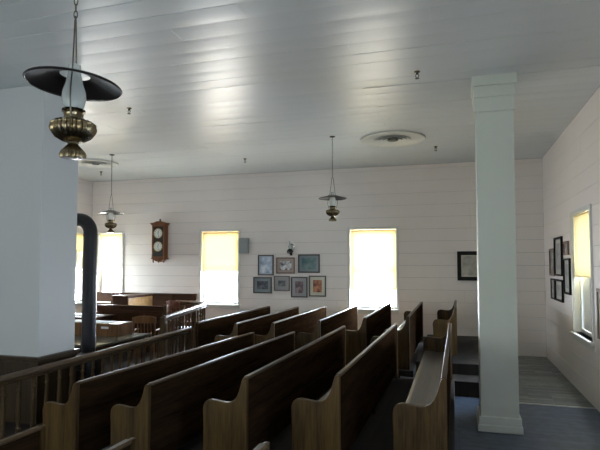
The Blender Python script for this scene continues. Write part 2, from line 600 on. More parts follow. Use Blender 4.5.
for (a, b, c, d), zb, lab in ((W1, 2.03, 'yellow roller blind in the far-wall window at the left corner beside the stovepipe'),
                              (W2, 1.89, 'yellow roller blind half down in the far-wall window right of the clock'),
                              (W3, 1.47, 'glowing yellow roller blind pulled lowest, in far-wall window right of the pictures')):
    blind(((a + b) / 2, YF, c), 0, b - a, d - c, d - zb - 0.04, lab)
a, b, c, d = RWS[0]
blind((XR, (a + b) / 2, c), -PI/2, b - a, d - c, d - 1.89 - 0.04, 'yellow roller blind half down in the window of the right wall')
a, b, c, d = LWS[0]
blind((XL, (a + b) / 2, c), PI/2, b - a, d - c, d - 2.48 - 0.04, 'short yellow roller blind in the left-wall window seen behind the stovepipe')

# ------------------------------------------------------------------ floor and ceiling
MB().box(XL - WT, XR + WT, YN - WT, YF + WT, -0.12, 0.0).build('floor', M['floor']).__setitem__('kind', 'structure')
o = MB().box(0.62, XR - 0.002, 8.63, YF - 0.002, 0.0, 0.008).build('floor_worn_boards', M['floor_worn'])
o['kind'] = 'structure'
o = MB().box(0.62, XR - 0.002, 8.595, 8.63, 0.0, 0.014).build('trim_1', M['strip'], None, 0.004)
o['kind'] = 'structure'
o = MB().box(XL + 0.002, -4.16, YN + 0.002, YF - 0.09, 0.0, 0.010).build('floor_court', M['court_dark'])  # thin dark brown layer over the floor on the court side
o['kind'] = 'structure'
cb = MB()
y = YN
rnd = random.Random(3)
while y < YF - 0.01:
    y1 = min(y + 0.30, YF)
    xs = [XL]
    while xs[-1] < XR - 1.5:
        xs.append(xs[-1] + rnd.uniform(3.5, 6.0))
    xs[-1] = XR
    for x0, x1 in zip(xs[:-1], xs[1:]):
        tilt = rnd.uniform(-0.005, 0.005)
        z0 = rnd.uniform(0.0, 0.004)
        # a slightly cupped board, seen from below
        n = 4
        vs = []
        for xx in (x0 + 0.001, x1):
            for i in range(n + 1):
                t = i / n
                yy = y + 0.004 + (y1 - y - 0.004) * t
                vs.append((xx, yy, ZC + z0 + tilt * (t - 0.5) + 0.003 * (4 * (t - 0.5) ** 2)))
            vs += [(xx, y1, ZC + 0.03), (xx, y + 0.004, ZC + 0.03)]
        m = n + 3
        fs = [(i, i + 1, m + i + 1, m + i) for i in range(m - 1)] + [(m - 1, 0, m, 2*m - 1)]
        fs += [tuple(range(m)), tuple(range(2*m - 1, m - 1, -1))]
        cb.add(vs, fs)
    y = y1
ceil = struct_root('ceiling')
cb.build('ceiling_boards', M['ceiling'], ceil, smooth=True)
MB().box(XL - WT, XR + WT, YN - WT, YF + WT, ZC + 0.03, ZC + 0.15).build('ceiling_backing', M['backing'], ceil)

# ------------------------------------------------------------------ column and chimney
col = struct_root('column', (0.488, 7.305, 0))
hw = 0.226
MB().box(-hw, hw, -hw, hw, 0, ZC).build('column_shaft', M['column'], col, 0.006)
p = MB()
p.box(-hw - 0.028, hw + 0.028, -hw - 0.028, hw + 0.028, 0, 0.19)
p.box(-hw - 0.04, hw + 0.04, -hw - 0.04, hw + 0.04, 0, 0.09)
p.build('plinth', M['column'], col, 0.012)
p = MB()
p.box(-hw - 0.012, hw + 0.012, -hw - 0.012, hw + 0.012, 4.08, 4.27)
p.box(-hw - 0.024, hw + 0.024, -hw - 0.024, hw + 0.024, 4.06, 4.085)
p.box(-hw - 0.026, hw + 0.026, -hw - 0.026, hw + 0.026, 4.25, 4.40)
p.box(-hw - 0.045, hw + 0.045, -hw - 0.045, hw + 0.045, 4.40, ZC + 0.02)
p.build('capital', M['column'], col, 0.008)

ch = struct_root('chimney', (-5.775, 6.005, 0))
cx, cy = 0.48, 0.345
MB().box(-cx, cx, -cy, cy, 0, ZC).build('chimney_shaft', M['chimney'], ch, 0.006)
w = MB()
w.box(-cx - 0.02, cx + 0.02, -cy - 0.02, cy + 0.02, 0, 0.83)
w.build('wainscot', M['wains'], ch, 0.004)
w = MB()
w.box(-cx - 0.055, cx + 0.055, -cy - 0.055, cy + 0.055, 0.845, 0.88)
w.box(-cx - 0.035, cx + 0.035, -cy - 0.035, cy + 0.035, 0.80, 0.845)
w.build('wainscot_cap', M['wains'], ch, 0.008)

# dark panelling on the far wall left of the second window
pn = struct_root('trim_2', (0, YF, 0))
w = MB()
w.box(-10.28, -6.86, -0.05, -0.001, 0, 1.24)
w.build('panelling', M['dark_x'], pn)
w = MB()
w.box(-10.28, -6.84, -0.085, -0.001, 1.24, 1.285)
for i in range(6):
    x = -10.2 + i * 0.64
    w.box(x, x + 0.07, -0.062, -0.05, 0.0, 1.24)
w.build('panelling_cap', M['dark_x'], pn, 0.006)

# ------------------------------------------------------------------ tiers under the pews
PX = {1: -3.610, 2: -2.800, 3: -1.805, 4: -0.962, 5: -0.092}
PH = {1: 0.930, 2: 0.965, 3: 1.090, 4: 1.160, 5: 1.185}
FX = {1: -4.470, 2: -3.720, 3: -3.030, 4: -2.270, 5: -1.480, 6: -0.760, 7: -0.018}
FH = {1: 1.055, 2: 1.06, 3: 1.09, 4: 1.13, 5: 1.20, 6: 1.24, 7: 1.29}
PEW_H = 0.87
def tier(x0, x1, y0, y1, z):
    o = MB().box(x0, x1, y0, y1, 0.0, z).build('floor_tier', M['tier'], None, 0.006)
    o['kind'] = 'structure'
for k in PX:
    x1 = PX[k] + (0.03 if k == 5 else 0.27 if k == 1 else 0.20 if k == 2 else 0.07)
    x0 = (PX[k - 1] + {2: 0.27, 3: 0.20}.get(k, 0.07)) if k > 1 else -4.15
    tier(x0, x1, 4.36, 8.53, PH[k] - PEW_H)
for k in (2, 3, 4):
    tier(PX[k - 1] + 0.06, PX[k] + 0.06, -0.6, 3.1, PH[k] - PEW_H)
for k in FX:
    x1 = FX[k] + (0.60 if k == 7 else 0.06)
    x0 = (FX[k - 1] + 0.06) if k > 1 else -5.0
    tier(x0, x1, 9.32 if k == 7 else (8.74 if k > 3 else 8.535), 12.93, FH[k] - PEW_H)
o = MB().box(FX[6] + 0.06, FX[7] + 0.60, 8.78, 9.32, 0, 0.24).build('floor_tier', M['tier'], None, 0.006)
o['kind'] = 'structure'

# ------------------------------------------------------------------ pews
PROF = [(0, 0), (0, 0.868), (-0.026, 0.87), (-0.042, 0.858), (-0.055, 0.825), (-0.066, 0.78), (-0.080, 0.735), (-0.100, 0.693),
        (-0.128, 0.660), (-0.165, 0.642), (-0.21, 0.637), (-0.26, 0.642), (-0.31, 0.650), (-0.35, 0.652), (-0.385, 0.645),
        (-0.412, 0.625), (-0.427, 0.595), (-0.432, 0.56), (-0.425, 0.40), (-0.425, 0.0)]
PEW_CACHE = {}
def pew(x, y0, L, z, label, group, fan=0.0):
    key = round(L, 3)
    if key in PEW_CACHE:
        r = copy_tree(PEW_CACHE[key])
        r.location = (x, y0, z)
        r.rotation_euler.z = fan
        tag(r, label, 'pew', group)
        return r
    r = thing('pew', label, 'pew', (x, y0, z), fan, group)
    t = 0.045
    for a in (0, L - t):
        e = MB().prism_y(PROF, a, a + t)
        e.build('end_panel', M['pew_z'], r, 0.007, segs=3)
    MB().box(-0.040, -0.014, t, L - t, 0.10, 0.845).build('backrest', M['pew_y'], r, 0.003)
    c = MB()
    c.prism_y([(-0.046, 0.845), (-0.004, 0.845), (0.0, 0.858), (-0.006, 0.872), (-0.040, 0.872), (-0.048, 0.860)], t, L - t)
    c.build('top_rail', M['pew_cap'], r, 0.003)
    s = MB()
    s.prism_y([(-0.040, 0.405), (-0.040, 0.430), (-0.22, 0.422), (-0.37, 0.438), (-0.405, 0.436), (-0.412, 0.424), (-0.40, 0.408), (-0.22, 0.395)], t, L - t)
    s.build('seat', M['pew_seat'], r, 0.003)
    MB().box(-0.375, -0.350, t, L - t, 0.33, 0.405).build('seat_apron', M['pew_y'], r, 0.003)
    f = MB()
    f.prism_y([(-0.37, 0.0), (-0.37, 0.40), (-0.04, 0.40), (-0.04, 0.0)], L/2 - 0.02, L/2 + 0.02)
    f.build('centre_support', M['pew_y'], r)
    PEW_CACHE[key] = r
    return r

FAN = {1: math.radians(-3.5), 2: math.radians(-2.4), 3: math.radians(-0.6), 4: math.radians(-0.6), 5: 0.0}
order = {5: 'nearest the white column', 4: 'second from the white column', 3: 'third from the white column',
         2: 'fourth from the white column', 1: 'farthest left, next to the railing'}
for k in PX:
    pew(PX[k], 4.37, 4.12, PH[k] - PEW_H, 'wooden pew with scrolled end in the middle block, ' + order[k], 'pews in the middle block', FAN[k])
forder = {7: 'nearest the column on the raised step', 6: 'second from the column', 5: 'third from the column, below the glowing window',
          4: 'fourth from the column, its back shining', 3: 'fifth from the column',
          2: 'sixth from the column', 1: 'leftmost, by the curved railing end'}
for k in FX:
    y0 = 10.10 if k == 7 else (8.78 if k > 3 else 8.54)
    if k == 1:
        continue
    pew(FX[k], y0, 12.33 - y0, FH[k] - PEW_H, 'dark wooden pew against the far wall, ' + forder[k], 'pews by the far wall')
fs_ = thing('front_screen', 'reddish dark wooden panel screen in front of the far pews, by the curved railing end', 'screen', (FX[1], 8.54, FH[1] - PEW_H))
L_ = 12.33 - 8.54
MB().box(-0.040, -0.010, 0.05, L_ - 0.05, 0.06, 0.845).build('panel', M['pew_y'], fs_, 0.003)
MB().box(-0.050, 0.0, 0.0, L_, 0.845, 0.872).build('cap', M['pew_cap'], fs_, 0.006)
for a in (0.0, L_ - 0.05):
    MB().box(-0.052, 0.002, a, a + 0.05, 0.0, 0.845).build('end_post', M['pew_y'], fs_, 0.004)
zo = {2: 'at the lower left picture corner', 3: 'left of two end tips at the bottom edge', 4: 'right of two end tips at the bottom edge'}
for k, yf in ((2, 3.09), (3, 2.70), (4, 2.66)):
    pew(PX[k], yf - 2.9, 2.9, PH[k] - PEW_H, 'dark wooden pew of the near block, ' + zo[k], 'pews in the near block')

# ------------------------------------------------------------------ railings
BAL = [(0.024, 0.0), (0.024, 0.10), (0.030, 0.12), (0.018, 0.15), (0.027, 0.24), (0.031, 0.34), (0.023, 0.50), (0.018, 0.60),
       (0.029, 0.64), (0.018, 0.67), (0.024, 0.70), (0.024, 0.78)]
def path_points(path, step):
    out, acc = [], 0.0
    segs = [(Vector(a), Vector(b)) for a, b in zip(path[:-1], path[1:])]
    d = step / 2
    for a, b in segs:
        l = (b - a).length
        while d < acc + l:
            out.append(a + (b - a) * ((d - acc) / l))
            d += step
        acc += l
    return out
def railing(label, path, top, step, name='balustrade', posts=()):
    r = thing(name, label, 'railing', (path[0][0], path[0][1], 0))
    o0 = Vector((path[0][0], path[0][1]))
    loc = [Vector(p) - o0 for p in path]
    h = MB()
    h.tube([(p.x, p.y, top - 0.038) for p in loc], 0.038, 14, sx=1.5, sz=1.0)
    h.build('handrail', M['rail_y'], r, smooth=True)
    b = MB()
    b.tube([(p.x, p.y, top - 0.088) for p in loc], 0.030, 4, sx=1.2, sz=1.0)
    b.build('sub_rail', M['rail_y'], r)
    b = MB()
    b.tube([(p.x, p.y, 0.10) for p in loc], 0.026, 4, sx=1.3, sz=1.0)
    b.build('bottom_rail', M['rail_y'], r)
    sc = (top - 0.10 - 0.115) / 0.78
    first = None
    for p in path_points([(q.x, q.y, 0) for q in loc], step):
        if first is None:
            first = MB().lathe([(a, c * sc) for a, c in BAL], 10).build('baluster', M['rail_z'], r, smooth=True, loc=(p.x, p.y, 0.115))
        else:
            c = first.copy()
            COL.objects.link(c)
            c.location = (p.x, p.y, 0.115)
    for q in posts:
        v = Vector(q) - o0
        pm = MB()
        pm.box(-0.045, 0.045, -0.045, 0.045, 0, top - 0.02)
        pm.box(-0.055, 0.055, -0.055, 0.055, 0, 0.16)
        pm.build('end_post', M['rail_z'], r, 0.006, loc=(v.x, v.y, 0))
    return r
railing('long straight wooden railing with turned balusters running along the front of the pews',
        [(-4.78, 3.0), (-4.84, 4.67), (-4.91, 6.43), (-5.05, 9.26)], 0.865, 0.225, posts=[(-5.05, 9.24)])
railing('wooden railing with curved end and shiny top, behind the straight railing by the second window',
        [(-5.22, 8.60), (-5.60, 10.2), (-5.88, 11.4), (-5.98, 11.75), (-6.14, 12.05), (-6.40, 12.28), (-6.75, 12.38), (-7.15, 12.40)], 1.14, 0.24,
        'curved_balustrade', posts=[(-5.22, 8.60)])

# ------------------------------------------------------------------ stove and pipe
st = thing('wood_stove', 'black stovepipe and stove beside the white chimney, pipe bending in at the top', 'stove', (-5.512, 6.92, 0))
R0 = 0.106
b = MB()
b.lathe([(0.17, 0.16), (0.22, 0.20), (0.235, 0.35), (0.235, 0.52), (0.21, 0.66), (0.13, 0.72), (0.10, 0.74)], 28)
b.build('stove_body', M['black'], st, smooth=True)
for a in range(4):
    an = PI/4 + a * PI/2
    MB().tube([(0.15 * math.cos(an), 0.15 * math.sin(an), 0.20), (0.20 * math.cos(an), 0.20 * math.sin(an), 0.0)], [0.025, 0.016], 8).build('leg', M['black'], st, smooth=True)
d = MB()
d.box(-0.09, 0.09, -0.25, -0.215, 0.30, 0.50)
do = d.build('stove_door', M['iron'], st, 0.01)
MB().tube([(0.06, -0.25, 0.40), (0.06, -0.285, 0.40), (0.09, -0.285, 0.40)], 0.008, 8).build('door_handle', M['iron'], do, smooth=True)
pts = [(0, 0, 0.72), (0, 0, 1.2), (0, 0, 1.9), (0, 0, 2.58)]
rr = 0.22
for i in range(1, 9):
    a = i / 8 * PI / 2
    pts.append((-rr * (1 - math.cos(a)), 0, 2.58 + rr * math.sin(a)))
pts += [(-0.30, 0, 2.80)]
r2 = 0.16
for i in range(1, 7):
    a = i / 6 * PI / 2
    pts.append((-0.30 - r2 * math.sin(a), -r2 * (1 - math.cos(a)), 2.80))
pts += [(-0.46, -0.568, 2.80)]
b = MB()
b.tube(pts, R0, 20)
for z in (1.35, 1.95, 2.55):
    b.lathe([(R0 + 0.001, z - 0.012), (R0 + 0.006, z - 0.006), (R0 + 0.006, z + 0.006), (R0 + 0.001, z + 0.012)], 20)
b.build('stovepipe', M['black'], st, smooth=True)

# ------------------------------------------------------------------ court furniture
def chair(name, label, loc, rz, mat, H=0.97):
    r = thing(name, label, 'chair', loc, rz)
    s = MB()
    s.prism_y([(-0.22, 0.43), (0.22, 0.43), (0.235, 0.445), (0.22, 0.465), (0.0, 0.455), (-0.22, 0.465), (-0.235, 0.445)], -0.22, 0.22)
    s.build('seat', mat, r, 0.008)
    for sx in (-1, 1):
        MB().tube([(sx * 0.19, -0.19, 0.44), (sx * 0.22, -0.23, 0)], [0.02, 0.015], 8).build('leg', mat, r, smooth=True)
        MB().tube([(sx * 0.19, 0.18, 0.44), (sx * 0.22, 0.24, 0)], [0.02, 0.015], 8).build('leg', mat, r, smooth=True)
        MB().tube([(sx * 0.21, 0.20, 0.45), (sx * 0.225, 0.24, H * 0.75), (sx * 0.22, 0.27, H - 0.05)], 0.018, 8).build('back_post', mat, r, smooth=True)
        MB().tube([(sx * 0.225, 0.23, 0.68), (sx * 0.25, 0.0, 0.68), (sx * 0.235, -0.17, 0.665)], 0.018, 8, sx=1.4).build('arm', mat, r, smooth=True)
        MB().tube([(sx * 0.235, -0.15, 0.66), (sx * 0.20, -0.17, 0.45)], 0.013, 8).build('arm_support', mat, r, smooth=True)
    for i in range(5):
        x = -0.14 + 0.07 * i
        MB().tube([(x, 0.20, 0.45), (x, 0.245, 0.72), (x, 0.27, H - 0.12)], 0.009, 6).build('spindle', mat, r, smooth=True)
    t = MB()
    pts = []
    n = 8
    vs = []
    for i in range(n + 1):
        u = -0.25 + 0.5 * i / n
        y = 0.285 - 0.25 * (u / 0.5) ** 2 * 0.4
        zz = H - 0.035 * (u / 0.25) ** 2
        vs += [(u, y, H - 0.16), (u, y, zz), (u, y + 0.022, zz), (u, y + 0.022, H - 0.16)]
    fs = []
    for i in range(n):
        for k in range(4):
            fs.append((4*i + k, 4*i + (k+1) % 4, 4*(i+1) + (k+1) % 4, 4*(i+1) + k))
    fs += [(0, 1, 2, 3), (4*n + 3, 4*n + 2, 4*n + 1, 4*n)]
    t.add(vs, fs).build('crest_rail', mat, r, 0.004)
    return r

# big table with green grey top, just behind the railing
tb = thing('counsel_table', 'large dark wooden table with green-grey top behind the railing by the stovepipe', 'table', (-6.75, 8.25, 0))
MB().box(-1.05, 1.02, -0.86, 0.75, 0.712, 0.75).build('tabletop', M['tabletop'], tb, 0.006)
a = MB()
a.box(-0.96, 0.93, -0.78, -0.755, 0.60, 0.712)
a.box(-0.96, 0.93, 0.645, 0.67, 0.60, 0.712)
a.box(-0.96, -0.935, -0.755, 0.645, 0.60, 0.712)
a.box(0.905, 0.93, -0.755, 0.645, 0.60, 0.712)
a.build('apron', M['dark_x'], tb, 0.003)
for sx, sy in ((-0.94, -0.76), (0.91, -0.76), (-0.94, 0.65), (0.91, 0.65)):
    MB().lathe([(0.028, 0), (0.04, 0.06), (0.03, 0.14), (0.045, 0.35), (0.036, 0.52), (0.05, 0.58), (0.05, 0.712)], 14).build('leg', M['dark_z'], tb, smooth=True, loc=(sx, sy, 0))

bx = thing('document_box', 'low brown wooden box with white label lying on the green-grey table', 'box', (-6.86, 8.62, 0.75))
MB().box(-0.82, 0.82, -0.24, 0.24, 0.0, 0.235).build('box_body', M['chair'], bx, 0.006)
MB().box(0.46, 0.62, -0.2425, -0.239, 0.14, 0.18).build('paper_label', M['paper'], bx)
def papers(loc, sx, sy, h, rz, label, n=3):
    o = MB()
    rnd = random.Random(int(loc[0] * -1000))
    for i in range(n):
        Mx = Matrix.Rotation(rnd.uniform(-0.12, 0.12), 4, 'Z')
        o.box(-sx/2, sx/2, -sy/2, sy/2, h * i / n, h * (i + 0.93) / n, Mx)
    r = o.build('paper_sheets', M['paper'], loc=loc)
    r.rotation_euler.z = rz
    return tag(r, label, 'papers')
papers((-7.24, 8.60, 0.985), 0.60, 0.34, 0.012, 0.05, 'white papers spread on the low wooden box, left of the stovepipe base')
papers((-6.60, 8.62, 0.985), 0.55, 0.30, 0.010, -0.06, 'white papers on the low wooden box, right of the stovepipe')

ds = thing('clerk_desk', 'dark wooden desk further back behind the stovepipe with white papers on top', 'desk', (-8.55, 10.35, 0))
MB().box(-0.75, 0.75, -0.40, 0.40, 0.86, 0.90).build('desktop', M['dark_x'], ds, 0.006)
a = MB()
a.box(-0.70, 0.70, -0.36, -0.335, 0.05, 0.86)
a.box(-0.70, -0.675, -0.335, 0.36, 0.0, 0.86)
a.box(0.675, 0.70, -0.335, 0.36, 0.0, 0.86)
a.build('desk_body', M['dark_z'], ds, 0.004)
papers((-8.75, 10.30, 0.90), 0.55, 0.36, 0.02, 0.1, 'white papers on the far desk, left of the stovepipe', 4)
papers((-8.10, 10.28, 0.90), 0.42, 0.32, 0.03, -0.2, 'white papers on the far desk, right of the stovepipe', 4)

# long low wooden partition with end post
pt = thing('wood_partition', 'long low dark wooden partition with flat cap in front of the yellow-sided bench', 'partition', (-7.55, 11.0, 0))
MB().box(-0.95, 0.90, -0.02, 0.02, 0.0, 1.06).build('panel', M['dark_x'], pt, 0.003)
MB().box(-0.98, 0.90, -0.05, 0.05, 1.06, 1.10).build('cap', M['dark_x'], pt, 0.006)
MB().box(0.90, 0.98, -0.045, 0.045, 0.0, 1.13).build('end_post', M['rail_z'], pt, 0.006)
a = MB()
for i in range(3):
    x0 = -0.88 + i * 0.6
    a.box(x0, x0 + 0.54, -0.034, -0.02, 0.12, 0.18)
    a.box(x0, x0 + 0.54, -0.034, -0.02, 0.92, 0.98)
    a.box(x0, x0 + 0.06, -0.034, -0.02, 0.18, 0.92)
    a.box(x0 + 0.48, x0 + 0.54, -0.034, -0.02, 0.18, 0.92)
a.build('panel_moulding', M['dark_x'], pt, 0.002)

jb = thing('judge_bench', 'high wooden bench box with window light painted yellow on its side, by the far wall', 'bench', (-8.20, 12.05, 0))
a = MB()
a.box(-0.23, 0.20, -0.57, 0.57, 0.0, 1.25)
a.build('bench_body', M['dark_z'], jb, 0.005)
MB().box(0.20, 0.216, -0.55, 0.55, 0.05, 1.23).build('lit_side_panel', M['lit_side'], jb, 0.003)  # added yellow face that paints the window light on this side
MB().box(-0.26, 0.235, -0.60, 0.60, 1.25, 1.295).build('bench_top', M['dark_x'], jb, 0.008)

chair('wooden_armchair', 'brown wooden armchair between the green-grey table and the partition', (-6.50, 10.05, 0), math.radians(200), M['chair'], 1.0)
chair('jury_chair', 'red-brown wooden chair behind the curved railing', (-6.62, 11.75, 0), math.radians(160), M['redchair'], 1.2)
cl = MB()
n = 8
vs, fs = [], []
for i in range(n + 1):
    for j in range(n + 1):
        x = -0.17 + 0.34 * i / n
        y = -0.15 + 0.30 * j / n
        vs.append((x, y, 0.035 + 0.012 * math.sin(i * 1.3) * math.cos(j * 1.1)))
for i in range(n):
    for j in range(n):
        a0 = i * (n + 1) + j
        fs.append((a0, a0 + 1, a0 + n + 2, a0 + n + 1))
cl.add(vs, fs)
o = cl.build('folded_cloth', M['cloth'], loc=(-6.60, 11.78, 0.462), smooth=True)
sd = o.modifiers.new('thick', 'SOLIDIFY'); sd.thickness = 0.03
tag(o, 'pale blue folded cloth on the red-brown chair behind the curved railing', 'cloth')

# ------------------------------------------------------------------ hanging oil lamps
def oil_lamp(label, x, y, zr, tilt=0.0, taz=0.0, rz=0.0, linked_chain=True):
    r = thing('hanging_oil_lamp', label, 'oil lamp', (x, y, zr), rz, 'hanging oil lamps')
    top = ZC - zr
    MB().lathe([(0.045, top - 0.012), (0.055, top - 0.004), (0.055, top + 0.015)], 20).build('ceiling_plate', M['iron'], r, smooth=True)
    c = MB()
    zt, zb = top - 0.01, 0.40
    L = 0.05
    n = max(1, int((zt - zb) / (L * 0.78)))
    stp = (zt - zb) / n
    for i in range(n):
        zc = zb + stp * (i + 0.5)
        pts = []
        for k in range(10):
            a = 2 * PI * k / 10
            u, v = 0.010 * math.cos(a), stp * 0.62 * math.sin(a)
            pts.append((u, 0, zc + v) if i % 2 else (0, u, zc + v))
        c.tube(pts, 0.0032, 5, loop=True)
    c.build('chain', M['chain'], r, smooth=True)
    h = MB()
    for s in (-1, 1):
        h.tube([(0, 0, 0.41), (s * 0.016, 0, 0.375), (s * 0.028, 0, 0.25), (s * 0.05, 0, 0.09), (s * 0.088, 0, -0.04), (s * 0.092, 0, -0.10), (s * 0.075, 0, -0.18), (s * 0.070, 0, -0.205)], 0.0045, 8)
    h.build('hanger', M['chain'], r, smooth=True)
    s = MB()
    prof = [(0.262, -0.012), (0.270, -0.004), (0.264, 0.004), (0.20, 0.028), (0.14, 0.052), (0.098, 0.076), (0.090, 0.086),
            (0.084, 0.084), (0.092, 0.070), (0.136, 0.046), (0.198, 0.021), (0.260, -0.004)]
    prof = [(a_, b_ * 0.66 if b_ > 0 else b_) for a_, b_ in prof]
    seg = 48
    vs, fs = [], []
    for rr, z in prof:
        for k in range(seg):
            a = 2 * PI * k / seg
            vs.append((rr * math.cos(a), rr * math.sin(a), z))
    m = len(prof)
    for i in range(m):
        for k in range(seg):
            fs.append((i * seg + k, i * seg + (k + 1) % seg, ((i + 1) % m) * seg + (k + 1) % seg, ((i + 1) % m) * seg + k))
    ax = Vector((math.cos(taz), math.sin(taz), 0))
    s.add(vs, fs, Matrix.Rotation(tilt, 4, ax))
    s.build('lamp_shade', M['shade'], r, smooth=True)
    g = MB()
    g.lathe([(0.043, -0.165), (0.057, -0.13), (0.068, -0.085), (0.064, -0.045), (0.048, 0.005), (0.037, 0.06), (0.034, 0.115)], 28, closed=False)
    g.build('glass_chimney', M['lampglass'], r, smooth=True)
    b = MB()
    b.lathe([(0.045, -0.225), (0.060, -0.215), (0.052, -0.195), (0.055, -0.172), (0.066, -0.162), (0.060, -0.150), (0.045, -0.150)], 24, rib=12, ribamp=0.04)
    b.build('burner', M['brass'], r, smooth=True)
    f = MB()
    f.lathe([(0.030, -0.345), (0.06, -0.338), (0.098, -0.315), (0.120, -0.282), (0.125, -0.262), (0.119, -0.245), (0.122, -0.238), (0.10, -0.222), (0.05, -0.214)], 192, rib=24, ribamp=0.05)
    f.build('oil_fount', M['brass'], r, smooth=True)
    f = MB()
    f.lathe([(0.030, -0.440), (0.066, -0.436), (0.070, -0.420), (0.064, -0.400), (0.040, -0.372), (0.026, -0.356), (0.034, -0.340)], 144, rib=18, ribamp=0.07)
    f.build('lamp_foot', M['brass'], r, smooth=True)
    MB().tube([(0.118, 0.0, -0.262), (0.135, 0, -0.262), (0.140, 0, -0.262)], [0.006, 0.010, 0.006], 8).build('wick_knob', M['brass'], r, smooth=True)
    return r
oil_lamp('large oil lamp with dark tilted shade hanging closest, upper left', -2.142, 2.52, 3.155, math.radians(3.5), math.radians(13), math.radians(118))
oil_lamp('small oil lamp with tin shade hanging between the pictures and the glowing window', -2.243, 9.631, 3.345, 0.0, 0, 0.15)
oil_lamp('small oil lamp with tin shade hanging above the corner window by the stovepipe', -7.32, 9.847, 3.225, 0.0, 0, 0.3)

# ------------------------------------------------------------------ ceiling vents and sprinklers
def vent(label, x, y, R):
    r = thing('ceiling_vent', label, 'ceiling vent', (x, y, ZC), 0, 'round ceiling vents')
    k = R / 0.62
    a = MB()
    a.lathe([(0.33*k, -0.004), (0.345*k, -0.016), (0.56*k, -0.014), (0.60*k, -0.034), (0.62*k, -0.03), (0.62*k, -0.001), (0.33*k, -0.001)], 56, closed=False)
    a.build('outer_ring', M['vent'], r, smooth=True)
    for r0, r1, z in ((0.27, 0.345, -0.034), (0.19, 0.265, -0.040), (0.11, 0.185, -0.046)):
        c = MB()
        c.lathe([(r1*k, z + 0.006), (r0*k, z + 0.026), (r0*k, z + 0.020), (r1*k, z), (r1*k, z + 0.006)], 48, closed=False)
        c.build('diffuser_cone', M['vent'], r, smooth=True)
    MB().lathe([(0.30*k, -0.003), (0.30*k, -0.001)], 40).build('duct_opening', M['grey'], r)
    MB().lathe([(0.07*k, -0.044), (0.10*k, -0.040), (0.10*k, -0.002)], 24).build('vent_hub', M['iron'], r, smooth=True)
    return r
vent('large round white ceiling vent above the glowing window', -1.16, 10.12, 0.62)
vent('round white ceiling vent at the left above the corner oil lamp', -8.28, 10.53, 0.52)
def sprinkler(label, x, y):
    r = thing('sprinkler_head', label, 'sprinkler', (x, y, ZC), 0, 'ceiling sprinkler heads')
    MB().lathe([(0.020, -0.012), (0.036, -0.006), (0.038, 0.0), (0.038, 0.02)], 18).build('escutcheon', M['brass'], r, smooth=True)
    a = MB()
    a.lathe([(0.010, -0.035), (0.016, -0.025), (0.016, -0.01)], 12)
    for s in (-1, 1):
        a.tube([(s*0.012, 0, -0.03), (s*0.022, 0, -0.05), (s*0.006, 0, -0.082)], 0.005, 6)
    a.build('sprinkler_body', M['iron'], r, smooth=True)
    MB().lathe([(0.026, -0.088), (0.028, -0.085), (0.006, -0.080)], 16).build('deflector', M['iron'], r, smooth=True)
sprinkler('small dark sprinkler head on the ceiling, nearest one right of centre', -0.449, 6.652)
sprinkler('small sprinkler head on the ceiling just right of the closest oil lamp', -4.867, 6.95)
sprinkler('small sprinkler head on the ceiling right of the large round vent', -0.387, 11.083)
sprinkler('small sprinkler head on the ceiling between the two small oil lamps', -4.656, 11.106)
sprinkler('small sprinkler head on the ceiling below the left round vent', -8.95, 11.6)

# ------------------------------------------------------------------ clock
ck = thing('wall_clock', 'tall reddish wooden wall clock with two white dials between corner and second window', 'clock', (-7.94, YF, 2.13))
cw, cd = 0.185, 0.21
MB().box(-cw, cw, -cd, 0, 0.14, 1.05).build('clock_case', M['clock'], ck, 0.006)
a = MB()
a.box(-cw + 0.03, cw - 0.03, -cd - 0.008, -cd, 0.18, 1.01)
a.build('clock_door', M['iron'], ck, 0.004)
a = MB()
a.box(-cw - 0.03, cw + 0.03, -cd - 0.03, 0, 1.05, 1.085)
a.box(-cw - 0.05, cw + 0.05, -cd - 0.05, 0, 1.085, 1.115)
a.prism_y([(-cw, 1.115), (cw, 1.115), (0.06, 1.16), (-0.06, 1.16)], -cd, -0.05)
a.lathe([(0.02, 1.15), (0.03, 1.17), (0.022, 1.19), (0.032, 1.205), (0.008, 1.235)], 14, (0, -0.12, 0))
a.build('cornice', M['clock'], ck, 0.004)
a = MB()
a.box(-cw - 0.025, cw + 0.025, -cd - 0.025, 0, 0.105, 0.14)
a.prism_y([(-0.15, 0.105), (-0.10, 0.05), (0.0, 0.025), (0.10, 0.05), (0.15, 0.105)], -cd + 0.02, -0.02)
for x in (-cw + 0.02, cw - 0.02, 0.0):
    a.lathe([(0.008, 0.0), (0.024, 0.03), (0.018, 0.055), (0.028, 0.08), (0.02, 0.108)], 14, (x, -cd + 0.03, 0))
a.build('clock_base', M['clock'], ck, 0.003)
for s in (-1, 1):
    MB().lathe([(0.014, 0.14), (0.018, 0.2), (0.012, 0.25), (0.018, 0.6), (0.012, 0.95), (0.018, 1.0), (0.014, 1.05)], 12, (s * (cw - 0.005), -cd - 0.005, 0)).build('side_pilaster', M['clock'], ck, smooth=True)
RY = Matrix.Rotation(PI / 2, 4, 'X')
for zc, nm in ((0.82, 'time_dial'), (0.455, 'calendar_dial')):
    dl = MB()
    dl.lathe([(0.128, 0), (0.128, 0.006)], 40, M=RY)
    do = dl.build(nm, M['dial'], ck, loc=(0, -cd - 0.008, zc))
    rg = MB()
    rg.tube([(0.132 * math.cos(2*PI*k/36), -0.005, 0.132 * math.sin(2*PI*k/36)) for k in range(36)], 0.010, 8, loop=True)
    rg.build('dial_ring', M['gold'], do, smooth=True)
    for ang, ln, wd in ((0.25, 0.075, 0.006), (2.9, 0.10, 0.004)):
        hd = MB()
        Mx = Matrix.Rotation(ang, 4, 'Y')
        hd.box(-wd, wd, -0.012, -0.009, -0.015, ln, Mx)
        hd.build('clock_hand', M['iron'], do)

